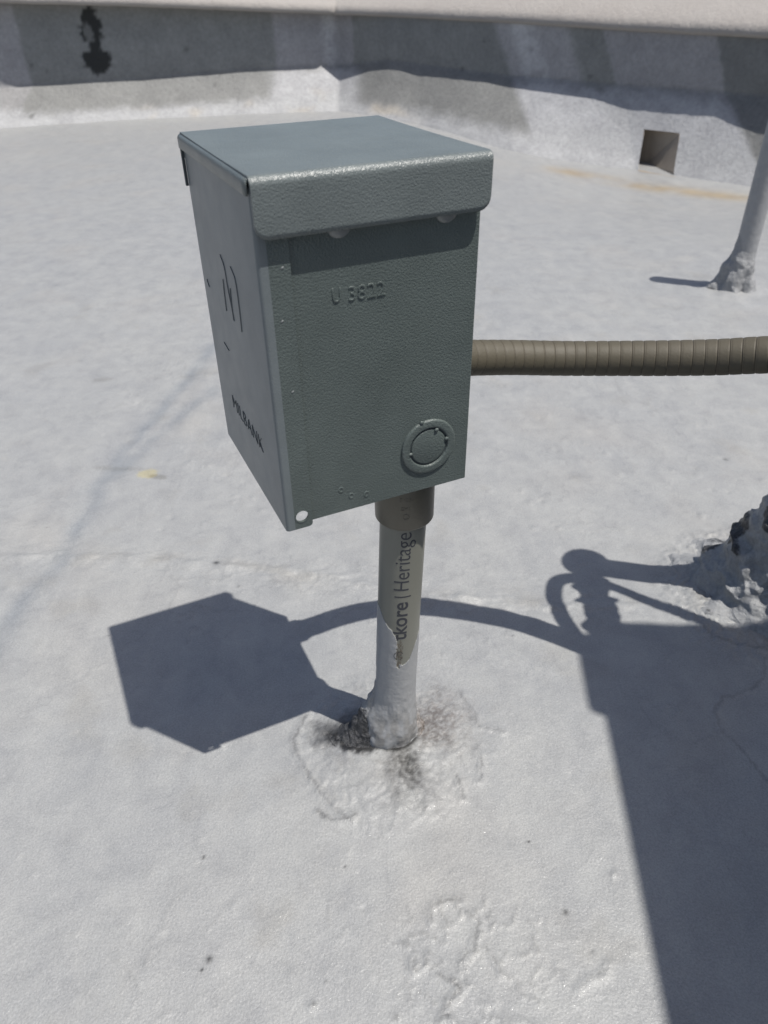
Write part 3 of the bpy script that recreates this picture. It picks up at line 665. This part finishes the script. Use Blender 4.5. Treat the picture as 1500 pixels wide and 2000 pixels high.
# body: left side wrapped round to a front flange, back, right side, floor
bm = bmesh.new()
rC = 0.0022; FV = -0.0022
prof = [(TK, D_), (0, D_)] + [(0, D_ * 0.5)] + [(rC - rC * math.cos(a), FV + rC - rC * math.sin(a)) for a in np.linspace(0, math.pi / 2, 6)] + [(0.0055, FV)]
inner = [(0.0055, FV + TK), (rC, FV + TK), (TK, FV + rC), (TK, D_ * 0.5)]
loop = prof[1:] + inner
loop = [(0, D_)] + prof[2:] + inner + [(TK, D_)]
zt_ = ZT - 0.004
lo = [bm.verts.new((u, v, ZB)) for u, v in loop]; hi = [bm.verts.new((u, v, zt_)) for u, v in loop]
for k in range(len(loop)): k2 = (k + 1) % len(loop); bm.faces.new((lo[k], lo[k2], hi[k2], hi[k]))
bm.faces.new(lo); bm.faces.new(hi)
body = bm_obj('side_panel', bm, M_smooth, enc, smooth=False)
for p in body.data.polygons: p.use_smooth = True
es = body.modifiers.new('es', 'EDGE_SPLIT'); es.split_angle = math.radians(35)
# flange plate with the mounting hole, its lower corner rounded
fw_ = 0.0168; rc = 0.0025
outer = [(0.0055, ZB), (fw_ - rc, ZB)] + [(fw_ - rc + rc * math.sin(a), ZB + rc - rc * math.cos(a)) for a in np.linspace(0.2, math.pi / 2, 6)] + [(fw_, zt_), (0.0055, zt_)]
bm = bmesh.new()
add_plate(bm, outer, [circ(0.0103, ZB + 0.0088, 0.0041, 28)], TK, lambda a, b, t: (a, FV + t, b))
bm_obj('front_flange', bm, M_front, enc, bevel=0.0009)
bm = bmesh.new()
add_plate(bm, circ(0, 0, 1, 28), [circ(0, 0, 0.86, 28)], 1, lambda a, b, t: (0.0103 + a * 0.0046, FV - 0.00025 + t * 0.0009, ZB + 0.0088 + b * 0.0046))
bm_obj('hole_rim', bm, M_front, enc, smooth=False)
bm = bmesh.new()
add_box(bm, W_ - TK, W_, TK + 0.0003, D_ - 0.0003, ZB + 0.0022, zt_)
bm_obj('side_panel', bm, M_smooth, enc, bevel=0.0003)
bm = bmesh.new()
add_box(bm, TK + 0.0002, W_ + 0.0001, D_ - TK, D_ + 0.0001, ZB + 0.001, zt_)
bm_obj('back_panel', bm, M_smooth, enc, bevel=0.0003)
bm = bmesh.new(); add_box(bm, TK + .0002, W_ - TK - .0002, TK + .0004, D_ - TK - .0002, ZB + 0.0125, ZB + 0.014)
bm_obj('floor_panel', bm, M_smooth, enc)
# front cover
bm = bmesh.new(); add_box(bm, 0.0155, W_ + 0.0002, 0.0, TK, ZB + 0.0022, zt_)
cover = bm_obj('front_cover', bm, M_front, enc, bevel=0.0005, seg=3)
# embossed characters
def panel_text(s, size, u, z, depth, m, parent, width=None, plane='front', bold=0.0, slant=0.0, name='embossed_lettering', base=0.0):
    V, F = text_geo(s, size, depth, bold); V[:, 0] -= V[:, 0].min()
    if width: V[:, 0] *= width / V[:, 0].max()
    if plane == 'front': P = np.stack([u + V[:, 0], base - V[:, 2] * 1.0, z + V[:, 1] + slant * V[:, 0]], -1)
    else: P = np.stack([base - V[:, 2], u - V[:, 0], z + V[:, 1]], -1)
    o = mesh_np(name, P, F, m, parent, False)
    return o
def round_emboss(s, size, u, z, parent, width):
    V, F = text_geo(s, size, 0.0002, -0.0003, 4, 0.00034); V[:, 0] -= V[:, 0].min(); V[:, 0] *= width / V[:, 0].max()
    return mesh_np('embossed_lettering', np.stack([u + V[:, 0], -V[:, 2], z + V[:, 1]], -1), F, M_front, parent, True)
round_emboss('U', 0.0112, 0.0385, 0.4222, cover, 0.0048)
round_emboss('3822', 0.0112, 0.0476, 0.4216, cover, 0.0212)
# knockout: raised outer ring, sunken inner disc
KU, KZ = 0.0970, 0.3206
def klathe(name, prof, n=72, a0=0, a1=2 * math.pi, parent=cover, m=M_front):
    V = []; F = []; full = abs(a1 - a0 - 2 * math.pi) < 1e-6; cnt = n if full else n + 1
    for k in range(cnt):
        a = a0 + (a1 - a0) * k / n
        for r, d in prof: V.append((KU + r * math.cos(a), -d, KZ + r * math.sin(a)))
    L = len(prof)
    for k in range(n):
        for i in range(L - 1): F.append([k * L + i, ((k + 1) % cnt) * L + i, ((k + 1) % cnt) * L + i + 1, k * L + i + 1])
    return mesh_np(name, V, F, m, parent, True)
ko = klathe('knockout', [(0.0133, -0.0005), (0.0134, 0.0010), (0.0138, 0.0015), (0.0145, 0.0016), (0.0176, 0.0016), (0.0184, 0.0014), (0.0188, 0.0009), (0.0189, -0.0005)])
klathe('knockout_disc', [(0.0, 0.0010), (0.0113, 0.0010), (0.0119, 0.0008), (0.0121, 0.0003), (0.0121, -0.0005)], parent=ko)
klathe('knockout_groove_shade', [(0.0120, 0.00012), (0.0135, 0.00012)], parent=ko, m=M_mark)  # flat dark ring, shade of the groove put into its colour
for ang, r in ((1.85, 0.0193), (1.15, 0.0122), (3.3, 0.0130), (0.25, 0.0128)):
    bm = bmesh.new(); bmesh.ops.create_uvsphere(bm, u_segments=14, v_segments=8, radius=1)
    for v in bm.verts:
        v.co = Vector((KU + r * math.cos(ang) + v.co.x * 0.0015, -0.0012 + v.co.y * 0.0010, KZ + r * math.sin(ang) + v.co.z * 0.0011))
    bm_obj('knockout_tab', bm, M_front, ko, smooth=True)
# dimples near the lower edge: little pressed cups with a lit lower rim
for u, z in ((0.0372, 0.3052), (0.0438, 0.2990), (0.0540, 0.2972)):
    V = []; F = []; n = 24; pr = [(0.0, -0.00005), (0.0011, -0.0001), (0.0016, -0.00045), (0.0020, -0.0003), (0.0024, 0.00005)]
    for k in range(n):
        a = 2 * math.pi * k / n
        for r, d in pr: V.append((u + r * math.cos(a) * 0.85, d, z + r * math.sin(a)))
    for k in range(n):
        for i in range(4): F.append([k * 5 + i, ((k + 1) % n) * 5 + i, ((k + 1) % n) * 5 + i + 1, k * 5 + i + 1])
    mesh_np('dimple', V, F, M_front, cover)
for u, z in ((0.0440, 0.4612), (0.1045, 0.4612)):
    bm = bmesh.new(); bmesh.ops.create_uvsphere(bm, u_segments=24, v_segments=12, radius=1)
    for v in bm.verts: v.co = Vector((u + v.co.x * 0.0070, v.co.y * 0.0028, z + v.co.z * 0.0070))
    bm_obj('rivet_head', bm, M_zinc, cover, smooth=True)
# side markings: raised dark strokes and lettering painting the shade of pressed grooves
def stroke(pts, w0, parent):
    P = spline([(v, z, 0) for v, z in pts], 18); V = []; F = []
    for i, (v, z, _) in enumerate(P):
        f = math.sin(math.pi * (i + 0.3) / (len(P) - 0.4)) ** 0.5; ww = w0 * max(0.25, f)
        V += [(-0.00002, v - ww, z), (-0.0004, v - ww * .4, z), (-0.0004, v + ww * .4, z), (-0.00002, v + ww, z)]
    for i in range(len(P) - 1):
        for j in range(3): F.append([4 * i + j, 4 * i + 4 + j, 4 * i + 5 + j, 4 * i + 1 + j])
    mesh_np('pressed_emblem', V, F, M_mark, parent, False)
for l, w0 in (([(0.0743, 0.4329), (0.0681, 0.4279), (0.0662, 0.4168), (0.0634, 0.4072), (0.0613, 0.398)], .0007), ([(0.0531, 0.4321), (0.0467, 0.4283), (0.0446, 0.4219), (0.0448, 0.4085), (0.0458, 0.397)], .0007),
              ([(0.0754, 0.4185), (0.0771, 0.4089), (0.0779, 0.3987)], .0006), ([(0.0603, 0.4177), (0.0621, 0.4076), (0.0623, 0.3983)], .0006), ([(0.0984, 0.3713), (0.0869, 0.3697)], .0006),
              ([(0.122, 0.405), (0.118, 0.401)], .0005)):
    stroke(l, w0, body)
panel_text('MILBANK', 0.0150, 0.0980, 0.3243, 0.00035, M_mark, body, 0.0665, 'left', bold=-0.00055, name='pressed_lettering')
# paint chips on the flange
for u, z in ((0.0125, 0.4447), (0.0098, 0.4180), (0.0118, 0.3780)):
    bm = bmesh.new(); bmesh.ops.create_uvsphere(bm, u_segments=10, v_segments=6, radius=1)
    for v in bm.verts: v.co = Vector((u + v.co.x * 0.0009, FV + v.co.y * 0.0004, z + v.co.z * 0.0006 + v.co.x * 0.0003))
    bm_obj('paint_nib', bm, M_zinc, body, smooth=True)

# lid -------------------------------------------------------------
lid_u0, lid_u1 = -0.0002, 0.1272; VF, VB = -0.0051, 0.1366; LB = 0.4597; rb = 0.0032
nu = 90; us = np.unique(np.concatenate([np.linspace(0, 0.012, 22), np.linspace(0.012, 1 - 0.012, 40), np.linspace(1 - 0.085, 1, 26), np.linspace(0, 0.085, 26)]))
V = []; rl = 0.0070
prof_n = None
for s in us:
    u = lid_u0 + (lid_u1 - lid_u0) * s; e = min(u - lid_u0, lid_u1 - u)
    zb_ = LB + (rl - math.sqrt(max(0, rl * rl - (rl - min(e, rl)) ** 2)))
    pts = [(VF, z) for z in np.linspace(zb_, ZT - rb, 10)]
    pts += [(VF + rb - rb * math.cos(a), ZT - rb + rb * math.sin(a)) for a in np.linspace(0, math.pi / 2, 9)[1:]]
    pts += [(v, ZT - 0.0004 * math.sin(math.pi * (v - VF) / (VB - VF))) for v in np.linspace(VF + rb, VB - rb, 12)[1:]]
    pts += [(VB - rb + rb * math.sin(a), ZT - rb + rb * math.cos(a)) for a in np.linspace(0, math.pi / 2, 6)[1:]] + [(VB, ZT - 0.013)]
    V.append([(u, v, z) for v, z in pts])
V = np.array(V); lidn = V.shape[1]
lid = mesh_np('lid', V.reshape(-1, 3), grid_faces(len(us), lidn)[:, ::-1], M_lid, enc, True)
so_ = lid.modifiers.new('solid', 'SOLIDIFY'); so_.thickness = 0.0014; so_.offset = -1
def scratch(name, pts, w0, z, m):
    P = np.array(pts); d = P[-1] - P[0]; n = np.array([-d[1], d[0]]) / np.hypot(*d) * w0; V = []
    for i, p in enumerate(P):
        k = 0.25 if i in (0, len(P) - 1) else 1
        V += [(*(p - n * k), z), (*(p + n * k), z)]
    mesh_np(name, V, [[2 * i, 2 * i + 1, 2 * i + 3, 2 * i + 2] for i in range(len(P) - 1)], m, lid, False)
M_scr = mat('scratched_paint', (0.27, 0.29, 0.29), 0.4)
scratch('scratch', [(0.078, 0.062), (0.090, 0.050), (0.099, 0.040), (0.106, 0.0315)], 0.00022, ZT + 0.00008, M_scr)
scratch('scratch', [(0.062, 0.080), (0.064, 0.077)], 0.0003, ZT + 0.00008, M_scr)
scratch('scratch', [(0.046, 0.096), (0.0475, 0.094)], 0.0003, ZT + 0.00008, M_scr)
def side_lip(name, ue, h, sgn, v0, v1):
    V = []; vs = np.linspace(v0, v1, 24); r = 0.0018; m = 5
    for v in vs:
        for a in np.linspace(0, math.pi / 2, m): V.append((ue + sgn * (-r + r * math.sin(a)), v, ZT - 0.0003 - r + r * math.cos(a)))
        V.append((ue, v, ZT - h))
    F = grid_faces(len(vs), m + 1)
    o = mesh_np(name, V, F, M_lid, lid, True); q = o.modifiers.new('s', 'SOLIDIFY'); q.thickness = 0.0013; q.offset = 0.0
    return o
side_lip('lid_side_lip', lid_u0 - 0.0012, 0.0072, -1, VF + 0.0018, VB - 0.001)
side_lip('lid_side_lip', lid_u1 + 0.0012, 0.0155, 1, VF + 0.0018, VB - 0.001)
bm = bmesh.new(); add_box(bm, -0.0016, 0.0, D_ + 0.0003, D_ + 0.0028, ZT - 0.028, ZT - 0.006); bm_obj('hinge_tab', bm, M_mark, enc, bevel=0.0003)

# ================================================================== FLEXIBLE CONDUIT
flex = empty('flexible_conduit', (0.045, 0.083, 0.327), 0, 'ribbed brown flexible conduit curving from the grey box to the right', 'flexible conduit')
def rel(P, o): return np.asarray(P, float) - np.array(o.location)
fp = spline([(0.024, 0.071, 0.332), (0.036, 0.0765, 0.3305), (0.06, 0.090, 0.3245), (0.0925, 0.1015, 0.319), (0.133, 0.106, 0.3155), (0.171, 0.101, 0.317), (0.207, 0.092, 0.3205), (0.241, 0.081, 0.3255), (0.271, 0.067, 0.333), (0.31, 0.044, 0.343), (0.36, 0.01, 0.355), (0.42, -0.04, 0.372), (0.49, -0.10, 0.38), (0.565, -0.15, 0.38)], 1400)
seg = np.r_[0, np.cumsum(np.linalg.norm(np.diff(fp, axis=0), axis=1))]
pitch = 0.0088; ph = (seg / pitch) % 1
gr = np.exp(-((ph - 0.05) / 0.035) ** 2) + 0.6 * np.exp(-((ph - 0.2) / 0.03) ** 2)
rad = 0.0134 - 0.0005 * np.exp(-((ph - 0.05) / 0.05) ** 2) - 0.00012 * np.exp(-((ph - 0.2) / 0.05) ** 2) + 0.0001 * np.sin(ph * math.pi)
tube('conduit_hose', rel(fp, flex), rad, M_flex, flex, 40, {'groove': np.clip(gr, 0, 1) * 0.45})
# connector fitting against the box side
a0 = np.array([math.cos(YAW), math.sin(YAW), 0]); org = np.array([-0.07025, -0.07334, 0]); uy_ = np.array([-math.sin(YAW), math.cos(YAW), 0])
cpt = org + a0 * (W_ + 0.0005) + uy_ * 0.0925 + np.array([0, 0, 0.332])
cpath = np.array([cpt + a0 * s for s in (0, 0.003, 0.0031, 0.008, 0.0081, 0.018, 0.0181, 0.022)]); crad = np.array([0.017, 0.017, 0.0195, 0.0195, 0.0168, 0.0168, 0.0155, 0.0148])
tube('connector_fitting', rel(cpath, flex), crad, M_unit, flex, 28)

# ================================================================== LEANING PIPE AT RIGHT (top out of frame) AND ITS CABLES
lp = empty('coated_pipe', (0.435, 0.175, 0), 0, 'silver coated pipe rising from the large sealant mound at the right frame edge', 'pipe')
pp = spline([(0.415, 0.180, 0.0), (0.411, 0.168, 0.15), (0.406, 0.156, 0.30), (0.402, 0.146, 0.42), (0.399, 0.143, 0.455)], 40)
tube('pipe', rel(pp, lp), 0.0165, M_vent, lp, 28)
bm = bmesh.new(); bmesh.ops.create_uvsphere(bm, u_segments=28, v_segments=16, radius=1)
for v in bm.verts:
    k = 1 + 0.04 * math.sin(3 * v.co.x + 2 * v.co.z)
    v.co = Vector((0.397 - .435 + v.co.x * 0.027 * k, 0.147 - .175 + v.co.y * 0.026 * k, 0.466 + v.co.z * 0.026 * k))
bm_obj('sealed_cap', bm, M_black, lp, smooth=True)
ls = empty('refrigerant_line', (0.388, 0.122, 0.45), 0, 'lumpy taped insulated line running from the leaning pipe cap to the rooftop unit', 'pipe')
lpth = spline([(0.397, 0.142, 0.463), (0.390, 0.120, 0.452), (0.3885, 0.095, 0.45), (0.389, 0.07, 0.448), (0.388, 0.035, 0.45), (0.40, -0.01, 0.45), (0.46, -0.08, 0.43), (0.565, -0.17, 0.42)], 160)
sg = np.linspace(0, 1, 160)
tube('insulation', rel(lpth, ls), 0.0185 + 0.0022 * np.sin(sg * 61) + 0.0022 * np.sin(sg * 37 + 1) + 0.0012 * np.sin(sg * 97), M_black, ls, 24)
def cable(label, pts, r, name='power_cable'):
    o = empty(name, pts[0], 0, label, 'cable')
    tube('cable_sheath', rel(spline(pts, 90), o), r, M_flex if r > .009 else M_black, o, 16, {'groove': np.zeros(90)} if r > .009 else None)
cable('looped cable arching left from the leaning pipe cap', [(0.405, 0.105, 0.455), (0.3885, 0.117, 0.452), (0.370, 0.124, 0.45), (0.353, 0.119, 0.45), (0.3455, 0.104, 0.45), (0.343, 0.08, 0.45), (0.349, 0.045, 0.448), (0.358, 0.015, 0.44), (0.39, -0.05, 0.42), (0.46, -0.15, 0.40), (0.57, -0.22, 0.4)], 0.0088)
cable('thin cable running right from the leaning pipe cap to the unit top', [(0.385, 0.125, 0.455), (0.4115, 0.108, 0.45), (0.445, 0.083, 0.45), (0.474, 0.061, 0.45), (0.52, 0.02, 0.46), (0.56, -0.06, 0.5)], 0.0068)

# ================================================================== REAR VENT PIPE
vp = empty('vent_pipe', (0.766, 1.155, 0), 0, 'silver coated vent pipe at the right frame edge behind the brown conduit', 'vent pipe')
zz_ = np.linspace(0, 0.39, 120)
tube('pipe', np.stack([0 * zz_, 0 * zz_, zz_], -1), 0.0215, M_vent, vp, 40)
def boot_attr(TH, T_, px, py, z, n):
    a = np.zeros(TH.shape + (3,)); a[..., 0] = 0.06 + 0.75 * ss(T_, 0.75, 0.95) * ss(n, -0.1, 0.3) + 0.35 * np.exp(-(angd(TH, 3.3) / .6) ** 2) * ss(T_, .2, .7); return a
bt = collar('flashing_boot', 0, 0, 0.0218, lambda t: 0.085 + 0.03 * np.exp(-(angd(t, 3.1) / .6) ** 2), lambda t: 0.046 + 0.022 * np.exp(-(angd(t, 3.1) / .5) ** 2) + 0.007 * np.sin(5 * t) + 0.004 * np.sin(9 * t), 0.0065, 261, M_crust, boot_attr, 1.9, zb=-0.004, parent=vp, freq=40)

# ================================================================== ROOFTOP UNIT (out of frame, casts the large shadow)
UH = 0.95; un = empty('rooftop_unit', (0.2 + 0.3702 * UH, 0.14 - 0.18574 * UH, 0), math.radians(-5.2), 'large metal air conditioning unit standing just right of the frame, casting the big shadow', 'air conditioner')
bm = bmesh.new(); add_box(bm, 0.012, 0.748, -0.748, -0.012, 0.05, UH - 0.05); bm_obj('cabinet', bm, M_unit, un, bevel=0.006)
bm = bmesh.new(); add_box(bm, 0, 0.76, -0.76, 0, UH - 0.049, UH); bm_obj('top_cover', bm, M_unit, un, bevel=0.008, seg=3)
bm = bmesh.new()
for k in range(28):
    z = 0.12 + k * 0.026
    add_box(bm, 0.06, 0.70, -0.0118, -0.004, z, z + 0.012); add_box(bm, 0.003, 0.0118, -0.70, -0.20, z, z + 0.012); add_box(bm, 0.06, 0.70, -0.756, -0.7482, z, z + 0.012)
bm_obj('louvre', bm, M_unit, un)
bm = bmesh.new(); add_box(bm, -0.014, 0.0115, -0.125, -0.02, UH - 0.45, UH - 0.001); bm_obj('service_cover', bm, M_unit, un, bevel=0.008, seg=3)
bm = bmesh.new(); add_box(bm, 0.02, 0.74, -0.74, -0.02, -0.002, 0.0495); bm_obj('base_rail', bm, M_black, un)
for r in (0.08, 0.14, 0.20, 0.26, 0.31):
    P = np.array([(0.38 + r * math.cos(a), -0.38 + r * math.sin(a), UH + 0.012) for a in np.linspace(0, 2 * math.pi, 49)]); tube('fan_guard_ring', P, 0.003, M_black, un, 8)
print('verts', sum(len(o.data.vertices) for o in bpy.data.objects if o.type == 'MESH'))
